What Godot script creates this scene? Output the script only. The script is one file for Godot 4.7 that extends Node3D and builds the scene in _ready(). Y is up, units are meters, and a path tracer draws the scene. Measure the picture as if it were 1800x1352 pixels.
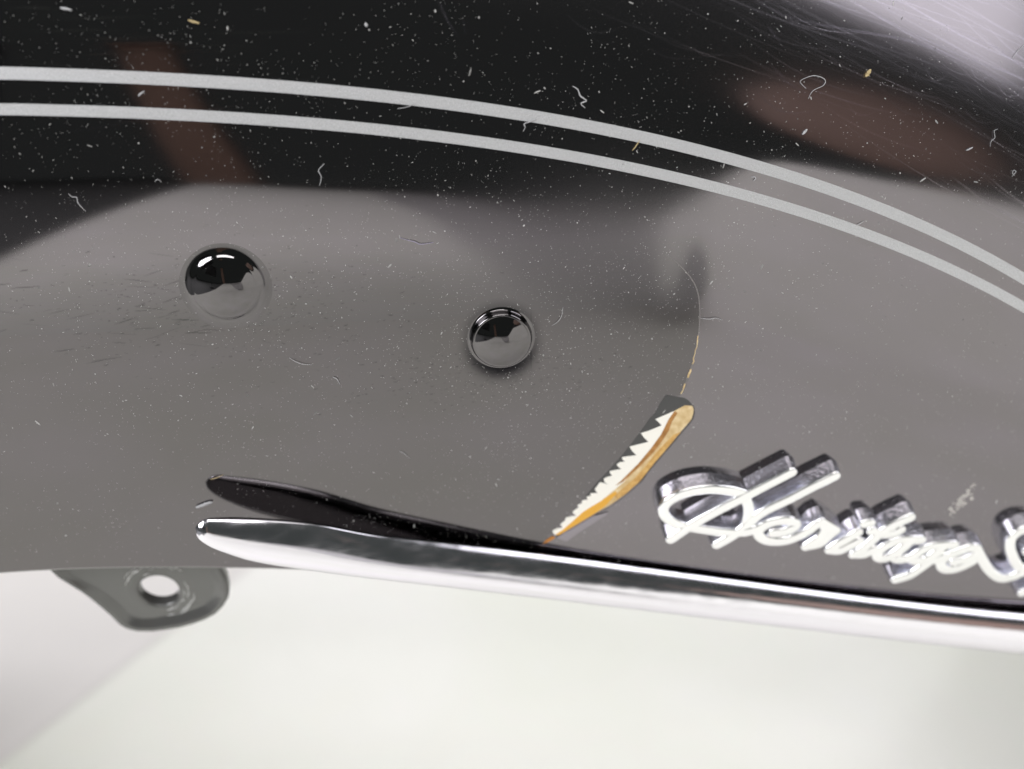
extends Node3D
# A scuffed black motorcycle fender standing on a white sheet. Everything is laid out in millimetres on the
# fender's side (x right, y up, z out of the side panel) and turned into metres by V().

const MM := 0.001
const GROUND := 230.0          # the sheet lies 230 mm below the origin of the side panel
const AXLE := Vector2(-75.0, -285.0)
const RBASE := 255.0           # radius at which the side panel starts to bend towards the crown
var arc_a := PackedFloat32Array()   # tilt, radius and depth of the fender's section by arc length, every 0.25 mm
var arc_r := PackedFloat32Array()
var arc_z := PackedFloat32Array()
var rng := RandomNumberGenerator.new()
var mats := {}
var used := {}

func V(x: float, y: float, z: float) -> Vector3:
	return Vector3(x, y + GROUND, z) * MM

# ---------------------------------------------------------------- naming
func numbered(called: String) -> String:
	var k: int = used.get(called, 0)
	used[called] = k + 1
	return called if k == 0 else "%s_%03d" % [called, k]

func tag(o: Node3D, label := "", category := "", group := "", kind := "") -> Node3D:
	if label != "": o.set_meta("label", label)
	if category != "": o.set_meta("category", category)
	if group != "": o.set_meta("group", group)
	if kind != "": o.set_meta("kind", kind)
	return o

func put(called: String, mesh: Mesh, mat: Material, parent: Node3D) -> MeshInstance3D:
	var o := MeshInstance3D.new()
	o.name = numbered(called) if parent == self else called
	o.mesh = mesh
	if mat: o.material_override = mat
	parent.add_child(o, true)
	return o

func thing(called: String, label: String, category: String, at := Vector3.ZERO, group := "") -> Node3D:
	var o := Node3D.new()
	o.name = numbered(called)
	add_child(o, true)
	o.position = at
	tag(o, label, category, group)
	return o

# ---------------------------------------------------------------- the fender's surface
func make_section() -> void:
	var ds := 0.25
	var a := deg_to_rad(1.0)
	var r := 0.0
	var z := 0.0
	var k1 := deg_to_rad(8.0) / 75.0
	for i in 1041:
		arc_a.append(minf(a, PI / 2)); arc_r.append(r); arc_z.append(z)
		var s := i * ds
		r += cos(minf(a, PI / 2)) * ds
		z -= sin(minf(a, PI / 2)) * ds
		a += (k1 + (1.0 / 82.0 - k1) * clampf((s - 45.0) / 50.0, 0, 1)) * ds

func arc_of(q: float) -> float:        # arc length at radius RBASE + q, by bisection
	var lo := 0
	var hi := arc_r.size() - 1
	while hi - lo > 1:
		var m := (lo + hi) / 2
		if arc_r[m] <= q: lo = m
		else: hi = m
	var w := arc_r[hi] - arc_r[lo]
	return lo + clampf((q - arc_r[lo]) / w, 0, 1) if w > 1e-6 else float(lo)

func pick(a: PackedFloat32Array, f: float) -> float:
	var i := clampi(int(f), 0, a.size() - 2)
	return lerpf(a[i], a[i + 1], f - i)

func depth(x: float, y: float) -> float:
	var q := Vector2(x, y).distance_to(AXLE) - RBASE
	return dent(x, y) + (-q * tan(deg_to_rad(1.0)) if q < 0 else pick(arc_z, arc_of(q)))

func dent(x: float, y: float) -> float:    # the shallow dent at the upper end of the torn edge
	var p := (Vector2(x, y) - DENT).rotated(0.15)
	return -0.11 * exp(-p.x * p.x / 12.0 - p.y * p.y / 34.0)

func dented(n: Vector3, x: float, y: float) -> Vector3:
	if absf(x - DENT.x) > 14.0 or absf(y - DENT.y) > 20.0: return n
	var e := 0.2
	return (n - Vector3((dent(x + e, y) - dent(x - e, y)) / (2.0 * e), (dent(x, y + e) - dent(x, y - e)) / (2.0 * e), 0)).normalized()

func normal_at(x: float, y: float) -> Vector3:
	var d := Vector2(x, y) - AXLE
	var q := d.length() - RBASE
	var a := deg_to_rad(1.0) if q < 0 else pick(arc_a, arc_of(q))
	d = d.normalized()
	return dented(Vector3(d.x * sin(a), d.y * sin(a), cos(a)), x, y)

func on(p: Vector2, h := 0.0) -> Vector3:   # a point h mm above the paint
	var n := normal_at(p.x, p.y) * h
	return V(p.x + n.x, p.y + n.y, depth(p.x, p.y) + n.z)

func at_polar(phi: float, r: float) -> Vector2:
	return AXLE + Vector2(sin(phi), cos(phi)) * r

func table(list: Array, x: float) -> float:
	if x <= list[0].x: return list[0].y
	for i in range(1, list.size()):
		if x <= list[i].x:
			return lerpf(list[i - 1].y, list[i].y, (x - list[i - 1].x) / (list[i].x - list[i - 1].x))
	return list[-1].y

func smooth2(list: Array, step: float) -> PackedVector2Array:   # Catmull-Rom through the points
	var out := PackedVector2Array()
	for i in list.size() - 1:
		var p0: Vector2 = list[maxi(i - 1, 0)]
		var p1: Vector2 = list[i]
		var p2: Vector2 = list[i + 1]
		var p3: Vector2 = list[mini(i + 2, list.size() - 1)]
		var n := maxi(2, int(p1.distance_to(p2) / step))
		for k in n: out.append(p1.cubic_interpolate(p2, p0, p3, float(k) / n))
	out.append(list[-1])
	return out

# ---------------------------------------------------------------- mesh helpers
func grid_mesh(rows: Array, closed := false) -> ArrayMesh:     # rows of points, smooth
	var st := SurfaceTool.new()
	st.begin(Mesh.PRIMITIVE_TRIANGLES)
	st.set_smooth_group(0)
	var w: int = rows[0].size()
	for row in rows:
		for p in row: st.add_vertex(p)
	for j in rows.size() - 1:
		for i in (w if closed else w - 1):
			var a := j * w + i
			var b := j * w + (i + 1) % w
			for k in [a, a + w, b, b, a + w, b + w]: st.add_index(k)
	st.generate_normals()
	return st.commit()

func tube(points: PackedVector3Array, radii: PackedFloat32Array, sides := 8) -> ArrayMesh:
	var rows := []
	var n := points.size()
	var up := Vector3(0.13, 0.21, 1).normalized()
	for i in n:
		var t := (points[mini(i + 1, n - 1)] - points[maxi(i - 1, 0)]).normalized()
		var b := t.cross(up).normalized()
		var c := b.cross(t)
		var ring := PackedVector3Array()
		for k in sides:
			var g := TAU * k / sides
			ring.append(points[i] + (b * cos(g) + c * sin(g)) * radii[i])
		rows.append(ring)
	var tip := PackedVector3Array()
	var tail := PackedVector3Array()
	for k in sides:
		tip.append(points[0]); tail.append(points[n - 1])
	rows.push_front(tip)
	rows.append(tail)
	return grid_mesh(rows, true)

func patch(outline: Array, h: float, wall := 0.06, step := 2.5) -> ArrayMesh:   # a flat layer lying on the paint, with an edge
	var st := SurfaceTool.new()
	st.begin(Mesh.PRIMITIVE_TRIANGLES)
	st.set_smooth_group(-1)
	var poly := PackedVector2Array(outline)
	if Geometry2D.is_polygon_clockwise(poly): poly.reverse()
	var idx := Geometry2D.triangulate_polygon(poly)
	for i in range(0, idx.size(), 3):
		split(st, poly[idx[i]], poly[idx[i + 1]], poly[idx[i + 2]], h, step, 0)
	for i in poly.size():
		var a := poly[i]
		var b := poly[(i + 1) % poly.size()]
		for p in [on(a, h), on(b, h), on(a, h - wall), on(b, h), on(b, h - wall), on(a, h - wall)]: st.add_vertex(p)
	st.generate_normals()
	return st.commit()

func split(st: SurfaceTool, a: Vector2, b: Vector2, c: Vector2, h: float, step: float, level: int) -> void:
	if level < 4 and maxf(a.distance_to(b), maxf(b.distance_to(c), c.distance_to(a))) > step:
		var ab := (a + b) / 2
		var bc := (b + c) / 2
		var ca := (c + a) / 2
		for t in [[a, ab, ca], [ab, b, bc], [ca, bc, c], [ab, bc, ca]]: split(st, t[0], t[1], t[2], h, step, level + 1)
		return
	if (b - a).cross(c - a) > 0:
		var s := b
		b = c
		c = s
	for p in [a, b, c]: st.add_vertex(on(p, h))

func stroke(st: SurfaceTool, base: int, line: Array, w: float, h: float, face: bool) -> int:   # one pen stroke of a letter, given at the height of its face
	var pts := smooth2(line, 0.35)
	var section := [Vector2(w + 0.34, -0.5), Vector2(w + 0.18, h * 0.5), Vector2(w + 0.03, h - 0.6), Vector2(w, h - 0.4)]
	if face:
		section = [Vector2(w, h - 0.4), Vector2(w * 0.97, h - 0.27), Vector2(w * 0.90, h - 0.15), Vector2(w * 0.80, h - 0.07), Vector2(w * 0.65, h - 0.03), Vector2(w * 0.4, h - 0.008), Vector2(0, h)]
	var n := pts.size()
	var loop := 0
	for level in section:
		var ring := []
		for i in n: ring.append([pts[i], side(pts, i)])
		var end := (pts[n - 1] - pts[n - 2]).angle()
		for k in range(1, 8): ring.append([pts[n - 1], Vector2.from_angle(end + PI / 2 - PI * k / 8)])
		for i in range(n - 1, -1, -1): ring.append([pts[i], -side(pts, i)])
		var start := (pts[0] - pts[1]).angle()
		for k in range(1, 8): ring.append([pts[0], Vector2.from_angle(start + PI / 2 - PI * k / 8)])
		loop = ring.size()
		for q in ring:
			var p: Vector2 = q[0] + q[1] * level.x
			st.add_vertex(V(p.x, p.y, depth(q[0].x, q[0].y) + level.y))
	for j in section.size() - 1:
		for i in loop:
			var a := base + j * loop + i
			var b := base + j * loop + (i + 1) % loop
			for k in [a, b, a + loop, b, b + loop, a + loop]: st.add_index(k)
	return base + loop * section.size()

func side(pts: PackedVector2Array, i: int) -> Vector2:
	return (pts[mini(i + 1, pts.size() - 1)] - pts[maxi(i - 1, 0)]).normalized().orthogonal() * -1.0

func box(size: Vector3) -> BoxMesh:
	var m := BoxMesh.new()
	m.size = size
	return m

# ---------------------------------------------------------------- materials
func lin(r: float, g: float, b: float) -> Color:
	return Color(r, g, b).linear_to_srgb()

func matte(color: Color, rough := 0.8, metal := 0.0) -> StandardMaterial3D:
	var m := StandardMaterial3D.new()
	m.albedo_color = color
	m.roughness = rough
	m.metallic = metal
	return m

func noise_tex(freq: float, size: int, lo: Color, hi: Color, seed_: int) -> NoiseTexture2D:
	var n := FastNoiseLite.new()
	n.seed = seed_
	n.frequency = freq
	n.fractal_octaves = 4
	var t := NoiseTexture2D.new()
	t.width = size; t.height = size
	t.seamless = true
	t.noise = n
	var g := Gradient.new()
	g.set_color(0, lo); g.set_color(1, hi)
	t.color_ramp = g
	return t

const TX0 := -120.0     # the paint's texture covers x -120..130, y -90..80 of the side panel
const TY1 := 80.0
const TW := 250.0
const TH := 170.0
const PXMM := 8.0

var paint_color: Image
var paint_rough: Image

func mark(p: Vector2, color: Color, rough: float, alpha: float) -> void:
	var i := int((p.x - TX0) * PXMM)
	var j := int((TY1 - p.y) * PXMM)
	if i < 0 or j < 0 or i >= paint_color.get_width() or j >= paint_color.get_height(): return
	paint_color.set_pixel(i, j, paint_color.get_pixel(i, j).lerp(color, alpha))
	paint_rough.set_pixel(i, j, paint_rough.get_pixel(i, j).lerp(Color(rough, rough, rough), alpha))

func scratch(pts: PackedVector2Array, color: Color, rough: float, alpha: float, width := 0.12) -> void:
	for i in pts.size() - 1:
		var d := pts[i + 1] - pts[i]
		var n := maxi(1, int(d.length() * PXMM))
		var across := d.normalized().orthogonal()
		for k in n:
			var p := pts[i] + d * (float(k) / n)
			var f := sin(PI * (i + float(k) / n) / (pts.size() - 1))
			var wide := maxi(1, int(width * PXMM + 0.5))
			for e in wide:
				mark(p + across * ((e - (wide - 1) * 0.5) / PXMM), color, rough, alpha * (0.25 + 0.75 * f) * rng.randf_range(0.4, 1.0))

func make_paint() -> StandardMaterial3D:
	var w := int(TW * PXMM)
	var h := int(TH * PXMM)
	var right := lin(0.192, 0.180, 0.188)
	var left := lin(0.136, 0.1295, 0.1325)
	paint_color = Image.create(w, h, false, Image.FORMAT_RGB8)
	paint_rough = Image.create(w, h, false, Image.FORMAT_RGB8)
	paint_color.fill(right)
	paint_rough.fill(Color(0.06, 0.06, 0.06))
	# the older coat left of the torn edge is a greener, duller black; it fades into the newer coat above
	var edge := smooth2(LEFT_EDGE, 1.0)
	for j in h:
		var y := TY1 - j / PXMM
		var t := clampf((24.0 - y) / 12.0, 0, 1)
		var x: float = edge[0].x
		if y < edge[0].y:
			for i in edge.size() - 1:
				if edge[i].y >= y and edge[i + 1].y < y: x = edge[i].x
			if y <= edge[edge.size() - 1].y: x = edge[edge.size() - 1].x
		var wi := int((x - TX0) * PXMM)
		paint_color.fill_rect(Rect2i(0, j, wi, 1), right.lerp(left, t))
		if t < 1.0:
			var soft := int(90 * (1.0 - t)) + 1
			for k in soft:
				if wi + k < w: paint_color.set_pixel(wi + k, j, right.lerp(left, t * (1.0 - float(k) / soft)))
	# the crown at the upper right has been rubbed dull, and a hazy patch spreads above the torn edge
	for j in range(0, 900):
		for i in range(500, w):
			var q := Vector2(TX0 + i / PXMM, TY1 - j / PXMM) - AXLE
			var dull := smoothstep(336.0, 362.0, q.length()) * smoothstep(0.14, 0.38, atan2(q.x, q.y))
			var from := (q + AXLE - Vector2(12.0, 22.0)) / Vector2(19.0, 20.0)
			dull = maxf(dull, 1.15 * exp(-from.length_squared()))
			if dull > 0.02:
				var v := 0.06 + 0.13 * dull
				paint_rough.set_pixel(i, j, Color(v, v, v))
	var pale := Color(0.62, 0.6, 0.68)
	var dark := Color(0.10, 0.10, 0.10)
	# fine scuffs running along the fender over the crown at the upper right
	for k in 300:
		var f := pow(rng.randf(), 0.7)
		var phi := rng.randf_range(0.24, 0.66)
		var r := rng.randf_range(0.0, 1.0) * 28.0 + 357.0 - 9.0 * f
		var drift := rng.randf_range(-0.06, 0.10)
		var len_ := rng.randf_range(0.01, 0.16)
		var line := PackedVector2Array()
		for i in 9:
			line.append(at_polar(phi + len_ * i / 8.0, r - drift * 40.0 * len_ * i - 1.5 * sin(i * 0.4)))
		scratch(line, Color(0.78, 0.76, 0.82), rng.randf_range(0.3, 0.6), rng.randf_range(0.04, 0.32), rng.randf_range(0.1, 0.3))
	# longer single scratches
	for pair in [[0, 1, 0.35], [2, 5, 0.3], [6, 10, 0.3], [11, 15, 0.12], [16, 18, 0.4], [19, 20, 0.25]]:
		var l := PackedVector2Array()
		for i in range(pair[0], pair[1] + 1): l.append(SCRATCHES[i])
		scratch(smooth2(Array(l), 2.0), pale, 0.4, pair[2], 0.35)
	# streaks in the upper left corner
	for k in 26:
		var p := Vector2(rng.randf_range(-74, -45), rng.randf_range(52, 63))
		var l2 := rng.randf_range(2, 9)
		scratch(PackedVector2Array([p, p + Vector2(l2, rng.randf_range(-0.3, 0.2)), p + Vector2(l2 * 2, rng.randf_range(-0.6, 0.2))]), Color(0.5, 0.52, 0.48), 0.4, rng.randf_range(0.06, 0.3), rng.randf_range(0.1, 0.5))
	# rubbed-in dirt round the studs: short dark strokes and grains
	for k in 900:
		var c: Vector2 = STUDS[0] if k % 3 else STUDS[1]
		var p := c + Vector2(rng.randfn(-3, 17), rng.randfn(-3.5, 5.5))
		if k % 3 == 0: p = c + Vector2(rng.randfn(-6, 14), rng.randfn(-7, 3))
		var l := rng.randf_range(0.15, 0.9)
		if k % 5 == 0 and p.x < -50: l *= 6.0
		var g := Vector2(l, rng.randf_range(-0.25, 0.35) * l)
		scratch(PackedVector2Array([p, p + g]), dark, 0.2, rng.randf_range(0.08, 0.36), rng.randf_range(0.12, 0.25))
	# dark reflection and shade round the right stud, painted in, mostly below it
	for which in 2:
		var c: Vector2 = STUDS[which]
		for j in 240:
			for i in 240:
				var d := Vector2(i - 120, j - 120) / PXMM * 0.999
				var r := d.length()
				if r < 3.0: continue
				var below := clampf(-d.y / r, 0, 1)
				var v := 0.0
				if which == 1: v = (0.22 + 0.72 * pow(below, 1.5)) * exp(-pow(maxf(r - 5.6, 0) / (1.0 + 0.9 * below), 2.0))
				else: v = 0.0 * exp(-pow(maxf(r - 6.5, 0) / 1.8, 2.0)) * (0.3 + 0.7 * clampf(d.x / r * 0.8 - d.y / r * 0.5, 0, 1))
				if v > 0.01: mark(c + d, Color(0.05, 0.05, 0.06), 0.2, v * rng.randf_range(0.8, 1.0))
	# faint wiping marks everywhere
	for k in 260:
		var p := Vector2(rng.randf_range(-105, 110), rng.randf_range(-60, 60))
		var g := Vector2.from_angle(rng.randfn(-0.1, 0.35)) * rng.randf_range(3, 22)
		scratch(PackedVector2Array([p, p + g * 0.5 + g.orthogonal() * rng.randf_range(-0.05, 0.05), p + g]), pale, 0.2, rng.randf_range(0.01, 0.05))
	var m := StandardMaterial3D.new()
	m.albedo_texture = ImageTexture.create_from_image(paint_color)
	m.roughness_texture = ImageTexture.create_from_image(paint_rough)
	m.roughness_texture_channel = BaseMaterial3D.TEXTURE_CHANNEL_RED
	m.roughness = 1.0
	m.metallic = 1.0
	m.normal_enabled = true
	var wave := noise_tex(0.006, 1024, Color.BLACK, Color.WHITE, 77)
	wave.noise.fractal_octaves = 1
	wave.color_ramp = null
	wave.as_normal_map = true
	wave.bump_strength = 2.0
	m.normal_texture = wave
	m.normal_scale = 0.10
	m.texture_repeat = false
	return m

func make_materials() -> void:
	var grain_map := noise_tex(0.05, 256, Color.BLACK, Color.WHITE, 21)
	grain_map.color_ramp = null
	grain_map.as_normal_map = true
	grain_map.bump_strength = 6.0
	var flake_map := noise_tex(0.3, 512, Color.BLACK, Color.WHITE, 22)
	flake_map.color_ramp = null
	flake_map.as_normal_map = true
	flake_map.bump_strength = 4.0
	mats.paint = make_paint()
	mats.plain = matte(lin(0.136, 0.1295, 0.1325), 0.06, 1.0)
	mats.chrome = matte(lin(0.74, 0.725, 0.775), 0.24, 1.0)
	mats.chrome.roughness_texture = noise_tex(0.02, 512, Color(0.12, 0.12, 0.12), Color(0.95, 0.95, 0.95), 31)
	mats.chrome.roughness_texture_channel = BaseMaterial3D.TEXTURE_CHANNEL_RED
	mats.chrome.uv1_triplanar = true
	mats.chrome.uv1_scale = Vector3(14, 60, 60)
	mats.letter = matte(lin(0.84, 0.84, 0.845), 0.18, 1.0)
	mats.letter_side = matte(lin(0.82, 0.825, 0.88), 0.25, 1.0)
	mats.letter_side.normal_enabled = true
	mats.letter_side.normal_texture = grain_map
	mats.letter_side.normal_scale = 0.22
	mats.letter_side.uv1_triplanar = true
	mats.letter_side.uv1_scale = Vector3.ONE * 60.0
	mats.silver = matte(lin(0.84, 0.845, 0.86), 0.42)
	mats.silver.albedo_texture = noise_tex(0.3, 512, Color(0.5, 0.5, 0.5), Color(1, 1, 1), 5)
	mats.silver.uv1_triplanar = true
	mats.silver.uv1_scale = Vector3.ONE * 40.0
	mats.silver.metallic = 0.3
	mats.silver.normal_enabled = true
	mats.silver.normal_texture = flake_map
	mats.silver.normal_scale = 0.35
	mats.tab = matte(lin(0.12, 0.12, 0.116), 0.22, 0.5)
	mats.bare = matte(lin(0.5, 0.5, 0.49), 0.45, 0.5)
	mats.residue = matte(lin(0.40, 0.38, 0.36))
	mats.white_primer = matte(lin(0.78, 0.76, 0.70))
	mats.cream = matte(lin(0.72, 0.60, 0.38))
	mats.cream.albedo_texture = noise_tex(0.03, 256, Color(0.82, 0.74, 0.62), Color(1, 1, 1), 8)
	mats.cream.uv1_triplanar = true
	mats.cream.uv1_scale = Vector3.ONE * 60.0
	mats.orange = matte(lin(0.46, 0.23, 0.07))
	mats.orange.albedo_texture = noise_tex(0.04, 256, Color(0.75, 0.7, 0.6), Color(1, 1, 1), 9)
	mats.orange.uv1_triplanar = true
	mats.orange.uv1_scale = Vector3.ONE * 50.0
	mats.yellow = matte(lin(0.66, 0.34, 0.035), 0.6)
	mats.amber = matte(lin(0.64, 0.42, 0.15), 0.7)
	mats.amber.albedo_texture = mats.cream.albedo_texture
	mats.amber.uv1_triplanar = true
	mats.amber.uv1_scale = Vector3.ONE * 80.0
	mats.rust = matte(lin(0.42, 0.17, 0.03), 0.7)
	mats.undercoat = matte(lin(0.045, 0.045, 0.045), 0.45)
	mats.flake = matte(lin(0.26, 0.24, 0.265), 0.2, 1.0)
	mats.paper = matte(lin(0.84, 0.825, 0.795), 0.9)
	mats.paper.albedo_texture = noise_tex(0.008, 512, Color(0.95, 0.96, 0.93), Color(1, 1, 1), 3)
	mats.paper.uv1_triplanar = true
	mats.paper.uv1_scale = Vector3.ONE * 1.3
	mats.sheet = matte(lin(0.70, 0.67, 0.65), 0.9)  # darker tone puts the soft shadow at the lower left into the colour
	mats.board = matte(lin(0.80, 0.78, 0.80), 0.85)
	mats.lint = [matte(lin(0.40, 0.40, 0.41), 0.9), matte(lin(0.42, 0.33, 0.17), 0.9), matte(lin(0.30, 0.27, 0.38), 0.9)]

# ---------------------------------------------------------------- the scene
const EDGE := [Vector2(-9.62, 248.84), Vector2(-7.57, 248.49), Vector2(-4.27, 248.18), Vector2(-0.98, 247.86), Vector2(3.97, 247.45), Vector2(8.97, 247.37), Vector2(13.17, 247.54), Vector2(17.42, 247.87), Vector2(23.87, 248.79), Vector2(31.98, 254.14), Vector2(43.51, 257.26), Vector2(57.18, 266.01), Vector2(70.02, 281.41)]
const STUDS := [Vector2(-45.96, 19.19), Vector2(-1.62, 7.66)]
const LEFT_EDGE := [Vector2(21.92, 23.81), Vector2(25.64, 21.07), Vector2(27.83, 19.37), Vector2(30.28, 16.64), Vector2(31.59, 14.14), Vector2(32.18, 10.72), Vector2(32.25, 6.5), Vector2(31.82, 2.2), Vector2(31.05, -1.41), Vector2(29.86, -4.96), Vector2(26.4, -6.64), Vector2(24.65, -9.81), Vector2(21.6, -14.86), Vector2(17.7, -20.49), Vector2(13.49, -26.16), Vector2(10.09, -30.76), Vector2(7.56, -33.65), Vector2(5.23, -36.79), Vector2(2.87, -40.07)]
const FILM_EDGE := [Vector2(25.64, 21.07), Vector2(27.83, 19.37), Vector2(30.28, 16.64), Vector2(31.59, 14.14), Vector2(32.18, 10.72), Vector2(32.25, 6.5), Vector2(31.82, 2.2), Vector2(31.05, -1.41), Vector2(29.88, -5.19)]
const DENT := Vector2(28.83, 18.52)
const RESIDUE := [Vector2(84.29, -36.35), Vector2(88.21, -29.33)]
const SCRATCHES := [Vector2(42.52, 53.85), Vector2(44.72, 51.37), Vector2(42.56, 48.97), Vector2(44.32, 47.38), Vector2(45.95, 45.79), Vector2(49.23, 43.91), Vector2(40.09, 57.55), Vector2(47.48, 54.44), Vector2(57.49, 52.01), Vector2(67.89, 49.55), Vector2(78.64, 45.5), Vector2(-76.97, 43.33), Vector2(-66.96, 44.5), Vector2(-58.27, 45.67), Vector2(-40.91, 47.61), Vector2(-28.84, 48.87), Vector2(-10.14, 60.64), Vector2(-8.82, 57.84), Vector2(-7.18, 55.49), Vector2(-6.48, 58.48), Vector2(-6.15, 55.69)]
const STRIPE_UPPER := [Vector2(-0.14, 338.14), Vector2(2.09, 337.83), Vector2(4.32, 337.61), Vector2(6.55, 337.48), Vector2(8.78, 337.42), Vector2(11.01, 337.43), Vector2(13.24, 337.5), Vector2(15.47, 337.61), Vector2(17.7, 337.77), Vector2(19.93, 337.97), Vector2(22.16, 338.18), Vector2(24.39, 338.42), Vector2(26.62, 338.66), Vector2(28.85, 338.9), Vector2(31.08, 339.13), Vector2(33.31, 339.34), Vector2(35.54, 339.53), Vector2(37.77, 339.68), Vector2(40, 339.79), Vector2(42.23, 339.84), Vector2(44.46, 339.83), Vector2(46.69, 339.76), Vector2(48.92, 339.6), Vector2(51.15, 339.36)]
const STRIPE_LOWER := [Vector2(-0.37, 333.15), Vector2(1.91, 332.86), Vector2(4.19, 332.66), Vector2(6.47, 332.54), Vector2(8.75, 332.5), Vector2(11.03, 332.52), Vector2(13.31, 332.6), Vector2(15.59, 332.73), Vector2(17.87, 332.9), Vector2(20.15, 333.11), Vector2(22.43, 333.35), Vector2(24.71, 333.6), Vector2(26.99, 333.87), Vector2(29.27, 334.13), Vector2(31.55, 334.4), Vector2(33.83, 334.65), Vector2(36.1, 334.88), Vector2(38.38, 335.09), Vector2(40.66, 335.25), Vector2(42.94, 335.38), Vector2(45.22, 335.45), Vector2(47.5, 335.46), Vector2(49.78, 335.41), Vector2(52.06, 335.28)]

func _ready() -> void:
	rng.seed = 20240611
	make_section()

	# camera
	var at := Vector3(-12.00, 120.45, 171.60)
	var ahead := Vector3(0.05714, -0.57358, -0.81716)
	var cam := Camera3D.new()
	cam.name = "camera"
	add_child(cam)
	cam.look_at_from_position(V(at.x, at.y, at.z), V(at.x, at.y, at.z) + ahead, Vector3.UP)
	cam.fov = 34.56
	var lens := CameraAttributesPhysical.new()
	lens.frustum_focal_length = 38.57
	lens.frustum_focus_distance = 0.203
	lens.exposure_aperture = 9.5
	lens.frustum_near = 0.01
	lens.frustum_far = 30.0
	cam.attributes = lens
	cam.near = 0.01
	cam.far = 30.0

	# the dim room round it, and the exposure
	var env := Environment.new()
	env.background_mode = Environment.BG_COLOR
	env.background_color = lin(0.056, 0.062, 0.059)
	env.tonemap_mode = Environment.TONE_MAPPER_LINEAR
	env.tonemap_exposure = 1.07
	env.sdfgi_enabled = true
	env.ssao_enabled = true
	env.ssil_enabled = true
	var we := WorldEnvironment.new()
	we.name = "world_environment"
	we.environment = env
	add_child(we)

	# lamps: a large soft ceiling panel, a soft panel at the right and a small one behind; the rest are added fill
	lamp("ceiling_light_panel", "large white ceiling light panel above the sheet", Vector3(0.1, 3.3, 0.85), Vector3(0.1, 0.0, 0.6), Vector2(2.4, 2.4), 1.6, Color(1.0, 0.99, 0.98))
	lamp("added_front_fill", "added fill panel, unseen, high in front of the fender", Vector3(-0.2, 4.3, 3.2), Vector3(0.0, 0.0, -0.1), Vector2(2.8, 0.8), 6.5, Color(1.0, 0.99, 0.985))  # added front fill that lights the sheet under the fender
	lamp("offscreen_softbox", "wide softbox lamp standing at the right of the fender", Vector3(1.56, 1.79, -0.16), Vector3(0.03, 0.23, 0.0), Vector2(1.8, 1.1), 1.2, Color(0.975, 0.97, 1.0))
	lamp("offscreen_softbox", "added fill softbox, unseen, far off at the left front of the fender", Vector3(-3.4, 2.7, 2.4), Vector3(0.0, 0.0, -0.1), Vector2(2.7, 1.9), 19.0, Color(0.985, 0.985, 1.0))  # added fill from the left front for the sheet below
	lamp("offscreen_softbox", "added fill softbox, unseen, behind the fender at the left", Vector3(-2.0, 1.5, -0.95), Vector3(0.0, 0.0, -0.18), Vector2(1.2, 0.9), 6.6, Color(0.99, 0.99, 1.0))  # added back fill brightening the sheet under the fender
	lamp("small_light_panel", "small light panel behind the fender", Vector3(0.3, 1.15, -0.9), Vector3(0.03, 0.23, 0.0), Vector2(0.2, 0.2), 0.2, Color(0.96, 0.97, 1.0))

	make_materials()
	surroundings()
	var fender := thing("motorcycle_fender", "scuffed glossy black motorcycle fender with silver pinstripes, chrome trim and script badge", "fender")
	fender_skin(fender)
	stripes(fender)
	studs(fender)
	chip(fender)
	trim(fender)
	bracket(fender)
	badge(fender)
	lint()
	dust()

func lamp(called: String, label: String, at: Vector3, to: Vector3, size: Vector2, energy: float, color: Color) -> void:
	var o := thing(called, label, "lamp", at)
	o.look_at(to, Vector3.UP if absf((to - at).normalized().y) < 0.98 else Vector3.FORWARD)
	var shell := put("housing", box(Vector3(size.x + 0.04, size.y + 0.04, 0.05)), matte(Color(0.12, 0.12, 0.12)), o)
	shell.position.z = 0.035
	var glow := StandardMaterial3D.new()
	glow.albedo_color = Color(0.8, 0.8, 0.8)
	glow.emission_enabled = true
	glow.emission = color
	glow.emission_energy_multiplier = 0.4
	var face := put("diffuser", box(Vector3(size.x, size.y, 0.006)), glow, o)
	face.position.z = 0.005
	var l := AreaLight3D.new()
	l.name = "light"
	l.area_size = size
	l.light_energy = energy
	l.light_color = color
	l.area_range = 12.0
	l.area_attenuation = 2.0
	l.shadow_enabled = true
	o.add_child(l)
	l.position.z = -0.004

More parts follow.
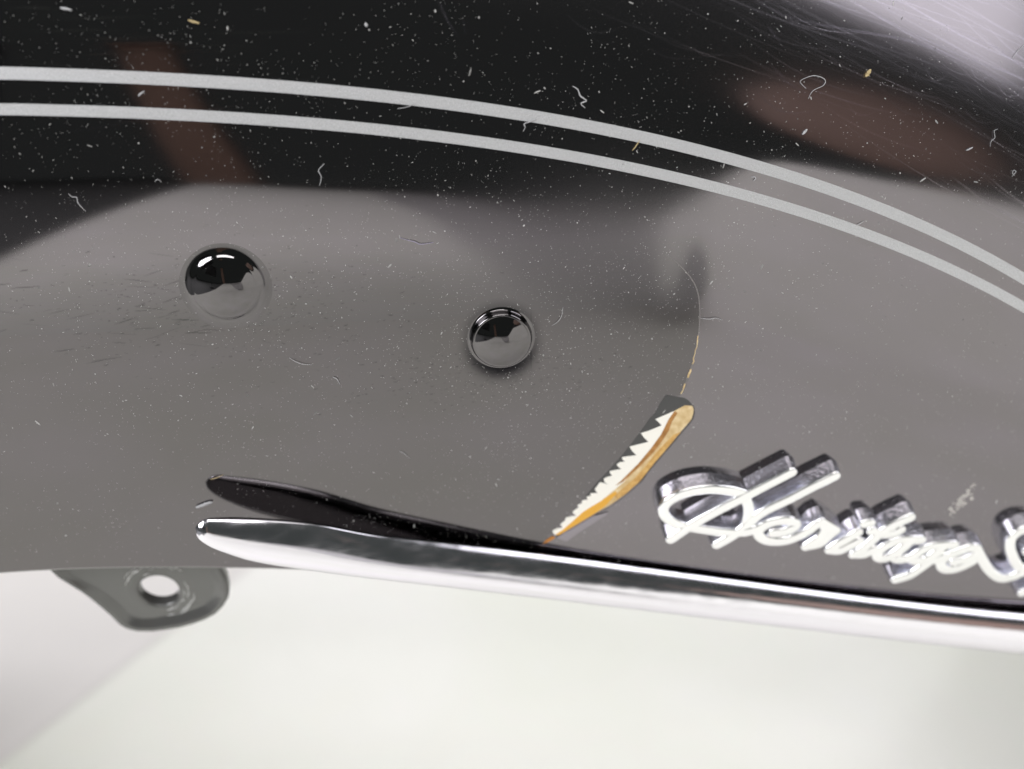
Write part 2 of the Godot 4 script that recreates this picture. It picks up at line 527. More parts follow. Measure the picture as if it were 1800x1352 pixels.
func surroundings() -> void:
	# the white sheet the fender stands on
	var rows := []
	var n := FastNoiseLite.new()
	n.seed = 4
	n.frequency = 1.1
	for j in 161:
		var row := PackedVector3Array()
		for i in 121:
			var x := -0.46 + 2.9 * i / 120.0
			var z := -1.75 + 6.45 * j / 160.0
			x -= 0.085 * clampf(z - 1.0, 0, 9)
			var rise := swell(x, z)
			rise += 1.7 * pow(clampf((-z - 0.45) / 1.3, 0, 1), 2.0)   # unseen rise behind the fender, added as pale fill for the chrome
			row.append(Vector3(x, rise - 0.0006, z))
		rows.append(row)
	rows.reverse()
	var cloth := put("white_ground_sheet", grid_mesh(rows), mats.paper, self)
	tag(cloth, "", "", "", "structure")
	var floor_ := put("floor", box(Vector3(14, 0.1, 14)), matte(lin(0.05, 0.052, 0.05), 0.6), self)
	floor_.position.y = -0.075
	tag(floor_, "", "", "", "structure")
	# a darker sheet added on the left in place of the soft shadow there
	rows = []
	for j in 30:
		var row := PackedVector3Array()
		var f := j / 29.0
		for i in 24:
			var g := i / 23.0
			var a := Vector3(-0.45, 0.001, -0.80).lerp(Vector3(-0.45, 0.001, 0.10), f)
			var b := Vector3(0.40, 0.001, -0.80).lerp(Vector3(-0.346, 0.001, 0.10), f)
			var p := a.lerp(b, g)
			p.y = -0.0004
			row.append(p)
		rows.append(row)
	rows.reverse()
	var paper := put("shadow_sheet", grid_mesh(rows), mats.sheet, self)
	tag(paper, "darker paper sheet standing in for the soft shadow at the lower left", "paper")
	# added stand-ins, unseen, for the brown reflections of the photographer in the paint
	var post := thing("arm_stand_in", "added brown post standing in for the reflected arm of the photographer", "post", Vector3(-0.72, -0.02, 5.3))
	post.rotation.z = deg_to_rad(7)
	put("shaft", box(Vector3(0.34, 2.5, 0.34)), matte(lin(0.30, 0.19, 0.14), 0.7), post).position.y = 1.25
	put("cap", box(Vector3(0.42, 0.08, 0.42)), matte(lin(0.26, 0.17, 0.13), 0.7), post).position.y = 2.55
	hand_stand_in()
	# an added black flag, unseen, keeps part of the left lamp off the sheet
	var flag := thing("added_shade_flag", "added black flag panel, unseen, shading the sheet from the left lamp", "flag", Vector3(-0.66, 0.0, 1.12))
	flag.rotation.y = deg_to_rad(-62)
	put("cloth", box(Vector3(0.5, 0.40, 0.01)), matte(lin(0.01, 0.01, 0.01)), flag).position.y = 0.66
	var pole := CylinderMesh.new()
	pole.top_radius = 0.006
	pole.bottom_radius = 0.006
	pole.height = 0.47
	put("pole", pole, matte(lin(0.02, 0.02, 0.02)), flag).position.y = 0.235
	var foot := CylinderMesh.new()
	foot.top_radius = 0.07
	foot.bottom_radius = 0.08
	foot.height = 0.015
	put("foot", foot, matte(lin(0.02, 0.02, 0.02)), flag).position.y = 0.008
	# a grey cloth added as the photographer's shadow on the sheet, seen only reflected
	rows = []
	for j2 in 40:
		var f := j2 / 39.0
		var row := PackedVector3Array()
		for i in 30:
			var g := i / 29.0
			var z := lerpf(0.70, 4.2, pow(f, 1.3))
			var x := lerpf(lerpf(0.15, 0.08, f) - 0.02 * sin(f * 9.0), lerpf(0.27, 1.20, pow(f, 1.3)) + 0.02 * sin(f * 14.0), g)
			z += 0.10 * pow(absf(g - 0.5) * 2.0, 2.0) * (1.0 - f)
			row.append(Vector3(x, swell(x, z) + 0.010 + 0.008 * n.get_noise_2d(z * 5.0, g * 3.0) + 0.02 * sin(PI * g), z))
		rows.append(row)
	rows.reverse()
	var blanket := put("shadow_blanket", grid_mesh(rows), matte(lin(0.44, 0.43, 0.42), 0.95), self)
	tag(blanket, "added grey blanket standing in for the shadow of the photographer on the sheet", "blanket")

func swell(x: float, z: float) -> float:      # unseen rise at the front right, shaped for its pale reflection in the paint
	var u := x * 0.616 + z * 0.788
	var v := x * 0.788 - z * 0.616
	return 0.56 * smoothstep(0.75, 1.5, u) * smoothstep(-0.72, -0.12, v)

func hand_stand_in() -> void:  # unseen stand-in for the photographer's reflected hand
	var o := thing("hand_stand_in", "added brown chair shape standing in for the reflected hand of the photographer", "hand_stand_in", Vector3(1.62, -0.02, 1.55))
	o.rotation.y = deg_to_rad(43)
	o.scale = Vector3.ONE * 1.75
	var m := matte(lin(0.31, 0.21, 0.17), 0.6)
	var cushion := SphereMesh.new()
	cushion.radius = 0.5
	cushion.height = 1.0
	var back := put("backrest", cushion, m, o)
	back.scale = Vector3(0.64, 0.44, 0.16)
	back.position = Vector3(0, 0.74, 0.2)
	var seat := put("seat", cushion, m, o)
	seat.scale = Vector3(0.60, 0.18, 0.56)
	seat.position = Vector3(0, 0.40, 0.36)
	for s in [-1, 1]:
		for t in [0.16, 0.56]:
			var c := CylinderMesh.new()
			c.top_radius = 0.02
			c.bottom_radius = 0.014
			c.height = 0.38
			put("leg", c, m, o).position = Vector3(0.2 * s, 0.19, t)

func fender_skin(fender: Node3D) -> void:
	# outer skin: from the bottom edge over the crown and down the far side
	var vs := PackedVector3Array()
	var ns := PackedVector3Array()
	var uvs := PackedVector2Array()
	var idx := PackedInt32Array()
	var cols := 520
	var crown := 0
	while arc_a[crown] < PI / 2 - 0.001: crown += 1
	var zc := arc_z[crown]
	var flat_rows := 40
	var bend_rows := 130
	var half := flat_rows + bend_rows
	var edge_line := PackedVector3Array()
	for i in cols:
		var phi := -1.25 + 2.6 * i / (cols - 1)
		var rb := table(EDGE, phi * 100.0)
		var dir := Vector2(sin(phi), cos(phi))
		for j in half * 2 - 1:
			var m := j if j < half else half * 2 - 2 - j
			var r := 0.0
			var z := 0.0
			var a := deg_to_rad(1.0)
			if rb > RBASE:
				var s0 := arc_of(rb - RBASE)
				var s := lerpf(s0, crown, float(m) / (half - 1))
				r = RBASE + pick(arc_r, s); z = pick(arc_z, s); a = pick(arc_a, s)
			else:
				var along := (RBASE - rb) + crown * 0.25
				var s := along * m / (half - 1) - (RBASE - rb)
				if s < 0:
					r = RBASE + s; z = -s * tan(a)
				else:
					r = RBASE + pick(arc_r, s * 4.0); z = pick(arc_z, s * 4.0); a = pick(arc_a, s * 4.0)
			var nz := cos(a)
			if j >= half:
				z = 2 * zc - z
				nz = -nz
			var p := AXLE + dir * r
			vs.append(V(p.x, p.y, z + (dent(p.x, p.y) if j < half else 0.0)))
			var nn := Vector3(dir.x * sin(a), dir.y * sin(a), nz)
			ns.append(dented(nn, p.x, p.y) if j < half else nn)
			uvs.append(Vector2((p.x - TX0) / TW, (TY1 - p.y) / TH))
			if j == 0: edge_line.append(V(p.x, p.y, z - 0.55))
	var rows := half * 2 - 1
	for i in cols - 1:
		for j in rows - 1:
			var a := i * rows + j
			for k in [a, a + 1, a + rows, a + rows, a + 1, a + rows + 1]: idx.append(k)
	var arrays := []
	arrays.resize(Mesh.ARRAY_MAX)
	arrays[Mesh.ARRAY_VERTEX] = vs
	arrays[Mesh.ARRAY_NORMAL] = ns
	arrays[Mesh.ARRAY_TEX_UV] = uvs
	arrays[Mesh.ARRAY_INDEX] = idx
	var mesh := ArrayMesh.new()
	mesh.add_surface_from_arrays(Mesh.PRIMITIVE_TRIANGLES, arrays)
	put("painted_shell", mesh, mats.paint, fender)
	var radii := PackedFloat32Array()
	for p in edge_line: radii.append(0.00055)
	put("rolled_edge", tube(edge_line, radii, 12), matte(lin(0.30, 0.295, 0.30), 0.2, 1.0), fender)

func stripes(fender: Node3D) -> void:
	for which in [[STRIPE_UPPER, 0.88], [STRIPE_LOWER, 0.83]]:
		var rows := []
		for k in 4:
			var row := PackedVector3Array()
			for i in 400:
				var phi := -1.24 + 2.58 * i / 399.0
				var r := table(which[0], clampf(phi, which[0][0].x / 100.0, which[0][-1].x / 100.0) * 100.0)
				var w: float = which[1]
				row.append(on(at_polar(phi, r + w * [-1.0, -0.4, 0.4, 1.0][k]), 0.05))
			rows.append(row)
		rows.reverse()
		var label := "upper silver pinstripe" if which[0] == STRIPE_UPPER else "lower silver pinstripe"
		tag(put("pinstripe", grid_mesh(rows), mats.silver, fender), label)

func lathe_on(c: Vector2, section: Array, sides := 72, squash := 1.0, turn := 0.0) -> ArrayMesh:
	var rows := []
	for q in section:
		var ring := PackedVector3Array()
		for k in sides:
			var d: Vector2 = Vector2.from_angle(TAU * k / sides) * q.x * 0.88
			d.y *= squash
			ring.append(on(c + d.rotated(turn), q.y))
		rows.append(ring)
	return grid_mesh(rows, true)

func studs(fender: Node3D) -> void:
	var soft := [Vector2(8.4, 0.003), Vector2(7.9, 0.012), Vector2(7.4, 0.04), Vector2(7.0, 0.09), Vector2(6.65, 0.18), Vector2(6.35, 0.31), Vector2(6.1, 0.46), Vector2(5.9, 0.57), Vector2(5.75, 0.63), Vector2(5.62, 0.665)]
	var crisp := [Vector2(6.5, 0.004), Vector2(6.25, 0.03), Vector2(6.05, 0.09), Vector2(5.9, 0.2), Vector2(5.8, 0.4), Vector2(5.72, 0.8), Vector2(5.64, 1.08), Vector2(5.5, 1.25), Vector2(5.3, 1.32), Vector2(5.18, 1.305), Vector2(5.1, 1.33)]
	for k in 14:       # the domes: shallow caps
		var f := 1.0 - k / 13.0
		soft.append(Vector2(maxf(5.5 * f, 0.01), 0.69 + sqrt(14.0 * 14.0 - pow(5.5 * f, 2)) - sqrt(14.0 * 14.0 - 5.5 * 5.5)))
		crisp.append(Vector2(maxf(5.04 * f, 0.01), 1.36 + sqrt(11.5 * 11.5 - pow(5.04 * f, 2)) - sqrt(11.5 * 11.5 - 5.04 * 5.04)))
	tag(put("stud", lathe_on(STUDS[0], soft), mats.plain, fender), "domed black stud with softly filled base, the left one")
	tag(put("stud", lathe_on(STUDS[1], crisp), mats.plain, fender), "domed black stud with a crisp rim, the right one")

func chip(fender: Node3D) -> void:
	var o := put("paint_chip", patch([Vector2(27.22, -5.23), Vector2(30.66, -6.16), Vector2(31.49, -6.86), Vector2(32.11, -7.68), Vector2(30.79, -8.23), Vector2(28.88, -10.32), Vector2(27.24, -13.38), Vector2(24.7, -17.25), Vector2(20.12, -23.05), Vector2(17.21, -25.99), Vector2(13.54, -28.2), Vector2(13.49, -26.16), Vector2(15.71, -22.88), Vector2(17.7, -20.49), Vector2(19.88, -17.46), Vector2(21.6, -14.86), Vector2(23.19, -12.29), Vector2(24.65, -9.81), Vector2(25.29, -9.07), Vector2(26.4, -6.64)], 0.05), mats.undercoat, fender)
	tag(o, "torn paint chip with white sawtooth primer and yellow filler")
	put("filler", patch([Vector2(28.89, -8.62), Vector2(30.75, -7.58), Vector2(32.12, -7.81), Vector2(32.41, -8.74), Vector2(32.31, -9.91), Vector2(31.98, -10.8), Vector2(30.21, -13.32), Vector2(28.1, -16.4), Vector2(25.97, -19.41), Vector2(24.69, -21.4), Vector2(23.4, -23.42), Vector2(20.95, -26.05), Vector2(18.24, -28.33), Vector2(14.79, -30.56), Vector2(11.32, -33), Vector2(8.76, -34.77), Vector2(8.05, -34.72), Vector2(9.45, -33.72), Vector2(13.12, -29.79), Vector2(16.32, -27.08), Vector2(20.11, -22.76), Vector2(22.96, -19.33), Vector2(25.1, -16.19), Vector2(26.78, -13.34), Vector2(27.96, -10.25)], 0.09), mats.cream, o)
	put("primer", patch([Vector2(28.89, -8.62), Vector2(27.23, -9.36), Vector2(25.57, -10.08), Vector2(26.17, -10.7), Vector2(26.78, -11.48), Vector2(24.45, -12.46), Vector2(23.1, -12.82), Vector2(23.6, -13.65), Vector2(24.57, -14.8), Vector2(22.76, -15.21), Vector2(21.17, -15.56), Vector2(21.67, -16.49), Vector2(22.53, -17.51), Vector2(21.04, -17.65), Vector2(19.9, -17.79), Vector2(20.03, -18.24), Vector2(20.49, -18.77), Vector2(19.59, -18.81), Vector2(18.99, -19.27), Vector2(19.29, -19.76), Vector2(19.89, -20.36), Vector2(18.63, -20.52), Vector2(17.8, -20.69), Vector2(17.87, -21.14), Vector2(18.3, -21.73), Vector2(17.41, -21.92), Vector2(16.73, -22.3), Vector2(16.94, -23.05), Vector2(17.69, -23.73), Vector2(16.83, -23.27), Vector2(16.06, -23.04), Vector2(15.56, -23.92), Vector2(15.18, -24.49), Vector2(15.41, -24.99), Vector2(15.72, -25.48), Vector2(14.91, -25.42), Vector2(14.35, -25.44), Vector2(14.57, -25.94), Vector2(13.67, -26.17), Vector2(13.97, -26.86), Vector2(13.23, -26.86), Vector2(12.81, -27.12), Vector2(12.97, -27.6), Vector2(12.09, -27.95), Vector2(12.34, -28.55), Vector2(11.69, -29.04), Vector2(11.19, -29.53), Vector2(11.53, -30.03), Vector2(12.01, -30.36), Vector2(11.03, -30.53), Vector2(9.97, -30.75), Vector2(9.87, -31.4), Vector2(8.95, -32.33), Vector2(9.48, -33.06), Vector2(8.37, -33.22), Vector2(7.56, -33.65), Vector2(7.71, -34.21), Vector2(8.16, -34.72), Vector2(10.15, -33.31), Vector2(13.13, -30.08), Vector2(16.33, -27.37), Vector2(20.37, -23.35), Vector2(23.2, -19.62), Vector2(25.46, -16.49), Vector2(27.12, -13.37), Vector2(28.34, -10.8)], 0.11), mats.white_primer, o)
	put("stain", patch([Vector2(28.89, -8.62), Vector2(27.96, -10.25), Vector2(26.78, -13.34), Vector2(25.1, -16.19), Vector2(22.96, -19.33), Vector2(20.11, -22.76), Vector2(19, -23.99), Vector2(20.13, -23.33), Vector2(21.69, -21.75), Vector2(23.66, -19.52), Vector2(25.61, -17.04), Vector2(27.08, -14.71), Vector2(28.11, -12.64), Vector2(28.57, -10.82), Vector2(29.48, -9.05)], 0.13), mats.orange, o)
	put("filler", patch([Vector2(8.05, -34.72), Vector2(9.44, -33.6), Vector2(11.29, -31.68), Vector2(13.12, -29.64), Vector2(14.72, -28.43), Vector2(16.33, -27.37), Vector2(19.05, -25.25), Vector2(19.3, -25.7), Vector2(17.3, -28.46), Vector2(14.79, -30.56), Vector2(11.32, -33), Vector2(8.76, -34.77)], 0.14), mats.yellow, o)
	put("filler", patch([Vector2(30.31, -13.12), Vector2(28.2, -16.19), Vector2(26.07, -19.19), Vector2(24.75, -21.24), Vector2(23.46, -23.29), Vector2(20.99, -25.91), Vector2(19.48, -27.07), Vector2(18.81, -26.24), Vector2(20.42, -24.63), Vector2(22.42, -22.59), Vector2(24.38, -19.93), Vector2(26.18, -17.08), Vector2(27.79, -15.03), Vector2(29.07, -13.51)], 0.125), mats.amber, o)
	put("rust_tip", patch([Vector2(5.82, -36.71), Vector2(6.29, -36), Vector2(7.46, -35.04), Vector2(8.05, -35.21), Vector2(7.94, -35.6), Vector2(6.89, -36.35)], 0.12), mats.rust, o)
	put("lifted_flake", patch([Vector2(8.25, -35.34), Vector2(11.33, -33.19), Vector2(14.8, -30.79), Vector2(17.83, -29.94), Vector2(17.39, -30.74), Vector2(16.01, -31.72), Vector2(14.16, -33.15), Vector2(12.08, -34.76), Vector2(10.22, -36.47)], 0.16, 0.1), mats.flake, o)
	var lip := PackedVector3Array()
	var lip_r := PackedFloat32Array()
	var rim := smooth2([Vector2(30.86, -7.59), Vector2(32.12, -7.76), Vector2(32.5, -8.75), Vector2(32.41, -9.99), Vector2(32.06, -10.91), Vector2(30.28, -13.43), Vector2(28.18, -16.55), Vector2(26.05, -19.55), Vector2(24.76, -21.52), Vector2(23.47, -23.57), Vector2(21.03, -26.17), Vector2(18.31, -28.48), Vector2(14.87, -30.71), Vector2(11.4, -33.16), Vector2(8.81, -34.92)], 0.4)
	for i in rim.size():
		lip.append(on(rim[i], 0.08))
		lip_r.append(MM * 0.17 * clampf(minf(i, rim.size() - 1 - i) * 0.15, 0.05, 1) * rng.randf_range(0.85, 1.15))
	put("coat_lip", tube(lip, lip_r, 8), matte(lin(0.10, 0.09, 0.095), 0.3, 0.7), o)
	# the edge of the newer coat of paint: a thin broken lip, tan where the filler shows
	var pts := PackedVector3Array()
	var radii := PackedFloat32Array()
	var line := smooth2(FILM_EDGE, 0.5)
	for i in line.size():
		pts.append(on(line[i], 0.02))
		radii.append(MM * 0.09 * clampf(i * 0.12, 0.02, 1))
	put("coat_edge", tube(pts, radii, 6), matte(lin(0.20, 0.185, 0.18), 0.4, 0.3), o)
	var n := line.size()
	for span in [[0.60, 0.80, 0.10], [0.82, 0.9, 0.16], [0.92, 1.0, 0.13]]:
		var sub := PackedVector3Array()
		var rad := PackedFloat32Array()
		for i in range(int(n * span[0]), int(n * span[1])):
			sub.append(on(line[i] + Vector2(rng.randfn(0, 0.05), 0), 0.06))
			rad.append(MM * span[2] * rng.randf_range(0.6, 1.3))
		put("bare_edge", tube(sub, rad, 6), mats.cream, o)
	# dried pale residue by the badge
	var crumbs := SurfaceTool.new()
	crumbs.begin(Mesh.PRIMITIVE_TRIANGLES)
	for k in 60:
		var f := rng.randf()
		var mid := RESIDUE[0].lerp(RESIDUE[1], f) + Vector2(rng.randfn(0, 0.5), rng.randfn(0, 0.3)) * (0.4 + sin(PI * f))
		var blob := []
		var r := rng.randf_range(0.12, 0.55) * (0.5 + 0.6 * sin(PI * f))
		for q in 9: blob.append(mid + Vector2.from_angle(TAU * q / 9.0) * r * rng.randf_range(0.6, 1.2))
		crumbs.append_from(patch(blob, rng.randf_range(0.03, 0.14), 0.12), 0, Transform3D.IDENTITY)
	var smear := put("residue", crumbs.commit(), mats.residue, fender)
	tag(smear, "pale dried streak on the grey paint above the end of the badge")

func trim(fender: Node3D) -> void:
	var centres := [Vector3(-55.65, -23.29, 6.42), Vector3(-55.43, -23.3, 6.4), Vector3(-55.22, -23.31, 6.39), Vector3(-54.92, -23.35, 6.36), Vector3(-54.62, -23.38, 6.34), Vector3(-54.24, -23.49, 6.3), Vector3(-53.86, -23.6, 6.27), Vector3(-53.21, -23.88, 6.22), Vector3(-52.48, -24.2, 6.16), Vector3(-51.49, -24.56, 6.08), Vector3(-49.81, -25.11, 5.94), Vector3(-48.14, -25.67, 5.8), Vector3(-46.45, -26.22, 5.66), Vector3(-44.74, -26.74, 5.52), Vector3(-43.03, -27.24, 5.37), Vector3(-41.3, -27.74, 5.22), Vector3(-39.57, -28.24, 5.07), Vector3(-37.83, -28.74, 4.93), Vector3(-36.08, -29.27, 4.78), Vector3(-34.33, -29.84, 4.62), Vector3(-32.58, -30.47, 4.47), Vector3(-30.82, -31.12, 4.32), Vector3(-29.05, -31.76, 4.17), Vector3(-27.26, -32.37, 4.01), Vector3(-25.46, -32.94, 3.86), Vector3(-23.66, -33.48, 3.7), Vector3(-21.84, -33.99, 3.54), Vector3(-20.01, -34.49, 3.39), Vector3(-18.18, -34.99, 3.23), Vector3(-16.33, -35.5, 3.07), Vector3(-14.48, -36.02, 2.92), Vector3(-12.62, -36.55, 2.76), Vector3(-10.76, -37.08, 2.61), Vector3(-8.89, -37.62, 2.46), Vector3(-7, -38.16, 2.31), Vector3(-5.11, -38.71, 2.18), Vector3(-3.21, -39.26, 2.04), Vector3(-1.3, -39.8, 1.91), Vector3(0.61, -40.35, 1.8), Vector3(2.54, -40.88, 1.7), Vector3(4.48, -41.42, 1.6), Vector3(6.41, -41.95, 1.51), Vector3(8.36, -42.48, 1.42), Vector3(10.31, -43.01, 1.34), Vector3(12.27, -43.54, 1.27), Vector3(14.24, -44.06, 1.21), Vector3(16.22, -44.58, 1.15), Vector3(18.2, -45.1, 1.09), Vector3(20.18, -45.62, 1.05), Vector3(22.18, -46.13, 1.01), Vector3(24.18, -46.64, 0.97), Vector3(26.19, -47.14, 0.95), Vector3(28.2, -47.65, 0.93), Vector3(30.21, -48.15, 0.91), Vector3(32.24, -48.65, 0.89), Vector3(34.27, -49.16, 0.88), Vector3(36.31, -49.67, 0.86), Vector3(38.36, -50.17, 0.85), Vector3(40.41, -50.68, 0.84), Vector3(42.46, -51.19, 0.83), Vector3(44.52, -51.69, 0.82), Vector3(46.59, -52.2, 0.81), Vector3(48.66, -52.7, 0.81), Vector3(50.75, -53.21, 0.81), Vector3(52.83, -53.71, 0.81), Vector3(54.93, -54.21, 0.81), Vector3(57.03, -54.7, 0.81), Vector3(59.13, -55.2, 0.81), Vector3(61.24, -55.7, 0.82), Vector3(63.35, -56.19, 0.83), Vector3(65.48, -56.68, 0.83), Vector3(67.6, -57.17, 0.84), Vector3(69.73, -57.66, 0.84), Vector3(71.87, -58.15, 0.85), Vector3(74.02, -58.64, 0.86), Vector3(76.17, -59.12, 0.86), Vector3(78.33, -59.6, 0.87), Vector3(80.48, -60.08, 0.87), Vector3(82.64, -60.56, 0.87), Vector3(84.81, -61.04, 0.87), Vector3(86.98, -61.52, 0.87), Vector3(89.17, -62, 0.86), Vector3(91.36, -62.47, 0.86), Vector3(93.55, -62.94, 0.85), Vector3(95.75, -63.42, 0.83), Vector3(97.95, -63.89, 0.82), Vector3(100.15, -64.36, 0.8), Vector3(102.35, -64.83, 0.78), Vector3(104.57, -65.29, 0.75), Vector3(106.79, -65.75, 0.72), Vector3(109.03, -66.2, 0.69), Vector3(111.26, -66.66, 0.65), Vector3(113.48, -67.11, 0.61), Vector3(115.67, -67.55, 0.57), Vector3(117.81, -67.98, 0.53), Vector3(120.08, -68.44, 0.48)]
	var sizes := [Vector2(0.1, 0.07), Vector2(0.6, 0.42), Vector2(1.1, 0.78), Vector2(1.39, 0.98), Vector2(1.68, 1.18), Vector2(1.89, 1.33), Vector2(2.11, 1.48), Vector2(2.31, 1.62), Vector2(2.54, 1.78), Vector2(2.77, 1.95), Vector2(3.1, 2.18), Vector2(3.4, 2.39), Vector2(3.66, 2.57), Vector2(3.84, 2.7), Vector2(3.98, 2.8), Vector2(4.08, 2.88), Vector2(4.14, 2.95), Vector2(4.17, 3.01), Vector2(4.17, 3.07), Vector2(4.13, 3.12), Vector2(4.06, 3.17), Vector2(3.98, 3.2), Vector2(3.9, 3.23), Vector2(3.83, 3.27), Vector2(3.77, 3.32), Vector2(3.74, 3.38), Vector2(3.72, 3.46), Vector2(3.71, 3.55), Vector2(3.7, 3.62), Vector2(3.7, 3.69), Vector2(3.7, 3.74), Vector2(3.7, 3.79), Vector2(3.71, 3.83), Vector2(3.71, 3.86), Vector2(3.72, 3.89), Vector2(3.73, 3.9), Vector2(3.74, 3.91), Vector2(3.74, 3.92), Vector2(3.75, 3.93), Vector2(3.75, 3.93), Vector2(3.76, 3.94), Vector2(3.76, 3.94), Vector2(3.76, 3.94), Vector2(3.76, 3.94), Vector2(3.76, 3.94), Vector2(3.76, 3.94), Vector2(3.76, 3.94), Vector2(3.76, 3.93), Vector2(3.75, 3.93), Vector2(3.75, 3.93), Vector2(3.74, 3.92), Vector2(3.74, 3.91), Vector2(3.73, 3.91), Vector2(3.72, 3.9), Vector2(3.72, 3.89), Vector2(3.71, 3.88), Vector2(3.7, 3.87), Vector2(3.69, 3.87), Vector2(3.68, 3.86), Vector2(3.67, 3.85), Vector2(3.67, 3.84), Vector2(3.66, 3.83), Vector2(3.65, 3.82), Vector2(3.64, 3.81), Vector2(3.63, 3.81), Vector2(3.63, 3.8), Vector2(3.62, 3.79), Vector2(3.61, 3.78), Vector2(3.61, 3.78), Vector2(3.6, 3.77), Vector2(3.59, 3.76), Vector2(3.59, 3.76), Vector2(3.59, 3.76), Vector2(3.58, 3.75), Vector2(3.58, 3.75), Vector2(3.58, 3.75), Vector2(3.58, 3.75), Vector2(3.58, 3.75), Vector2(3.58, 3.75), Vector2(3.59, 3.76), Vector2(3.59, 3.76), Vector2(3.6, 3.77), Vector2(3.61, 3.78), Vector2(3.62, 3.79), Vector2(3.63, 3.8), Vector2(3.64, 3.81), Vector2(3.65, 3.83), Vector2(3.67, 3.84), Vector2(3.69, 3.86), Vector2(3.71, 3.88), Vector2(3.73, 3.91), Vector2(3.76, 3.94), Vector2(3.78, 3.96), Vector2(3.81, 3.99), Vector2(3.83, 4.01), Vector2(3.86, 4.04)]
	var rows := []
	var c2 := []
	var steps := 2
	for i in centres.size() - 1:
		for k in steps:
			var f := float(k) / steps
			c2.append([centres[i].lerp(centres[i + 1], f), sizes[i].lerp(sizes[i + 1], f)])
	for i in c2.size():
		var p: Vector3 = c2[i][0]
		var s: Vector2 = c2[i][1]
		var t: Vector3 = (c2[mini(i + 1, c2.size() - 1)][0] - c2[maxi(i - 1, 0)][0]).normalized()
		t = (c2[mini(i + 12, c2.size() - 1)][0] - c2[maxi(i - 12, 0)][0]).normalized()
		var up := Vector3(0, 0, 1).cross(t).normalized()
		var ring := PackedVector3Array()
		var top := deg_to_rad(lerpf(47.0, 64.0, clampf((p.x + 38.0) / 24.0, 0, 1)))
		var low := deg_to_rad(-10.0)
		var big := 2.0 * s.x / (sin(top) - sin(low))
		for k in 48:
			var q := p
			if k < 40:
				var g := lerpf(top, low, k / 39.0)
				q += up * (big * sin(g) - s.x * (sin(top) + sin(low)) / (sin(top) - sin(low))) + Vector3(0, 0, 1) * (cos(g) - cos(top)) / (1.0 - cos(top)) * s.y
			else:
				var g := lerpf(-1.0, 1.0, (k - 39.5) / 8.0)
				q += up * (s.x * g) - Vector3(0, 0, 1) * minf(s.y * 0.5, clampf((p.z - depth(p.x, p.y)) - 0.6, 0.4, 1.1))
			ring.append(V(q.x, q.y, q.z))
		rows.append(ring)
	rows.reverse()
	tag(put("chrome_trim", grid_mesh(rows, true), mats.chrome, fender), "polished chrome trim strip with a pointed end along the bottom edge")

func bracket(fender: Node3D) -> void:
	var outline := PackedVector2Array([Vector2(-86.18, -43.72), Vector2(-82.24, -48.22), Vector2(-80.2, -51.38), Vector2(-78.17, -54.89), Vector2(-76.96, -57.35), Vector2(-75.9, -58.47), Vector2(-73.98, -59.42), Vector2(-70.88, -59.74), Vector2(-65.52, -59.07), Vector2(-62.66, -58.22), Vector2(-59.98, -57.07), Vector2(-57.91, -55.73), Vector2(-56.43, -54.06), Vector2(-55.09, -51.81), Vector2(-54.56, -50.11), Vector2(-54.66, -46.95), Vector2(-55.37, -44.5)])
	outline.append_array(PackedVector2Array([Vector2(-56.5, -36), Vector2(-70, -33), Vector2(-90, -36)]))
	var hole := Vector2(-68.2, -49.8)
	var n := 96
	var reach := PackedFloat32Array()
	for k in n:
		var d := Vector2.from_angle(TAU * k / n)
		var far := 0.0
		for i in outline.size():
			var hit = Geometry2D.segment_intersects_segment(hole, hole + d * 80.0, outline[i], outline[(i + 1) % outline.size()])
			if hit != null: far = maxf(far, hole.distance_to(hit))
		reach.append(far)
	var rows := []
	# each layer: share of the way from the hole to the outline, mm kept off the outline, depth
	for layer in [[-1.0, 3.85, -8.6], [-1.0, 3.85, -6.5], [-1.0, 4.0, -6.2], [-1.0, 4.4, -6.02], [-1.0, 6.0, -6.0], [1.0, 3.2, -6.1], [1.0, 2.7, -6.0], [1.0, 1.4, -5.0], [1.0, 0.8, -4.75], [1.0, 0.3, -4.85], [1.0, 0.0, -5.3], [1.0, 0.1, -7.6], [1.0, 0.5, -8.2]]:
		var ring := PackedVector3Array()
		for k in n:
			var d := Vector2.from_angle(TAU * k / n)
			var r: float = layer[1] if layer[0] < 0 else maxf(reach[k] - layer[1], 6.2)
			var p := hole + d * minf(r, reach[k])
			ring.append(V(p.x, p.y, layer[2]))
		rows.append(ring)
	rows.reverse()
	var tab := put("bracket_tab", grid_mesh(rows, true), mats.tab, fender)
	tag(tab, "dark painted bracket tab with a worn round hole below the fender edge")
	# worn bare arcs round the hole
	for k in 26:
		var pts := PackedVector3Array()
		var rad := PackedFloat32Array()
		var g0 := rng.randf_range(-1.6, 2.2)
		var r := rng.randf_range(4.5, 7.4)
		var span := rng.randf_range(0.1, 0.7)
		for i in 9:
			var p := hole + Vector2.from_angle(g0 + span * i / 8.0) * (r + rng.randfn(0, 0.06))
			pts.append(V(p.x, p.y, -5.99))
			rad.append(MM * rng.randf_range(0.04, 0.2) * sin(PI * (i + 0.5) / 9.0))
		put("wear_mark", tube(pts, rad, 5), mats.bare, tab)

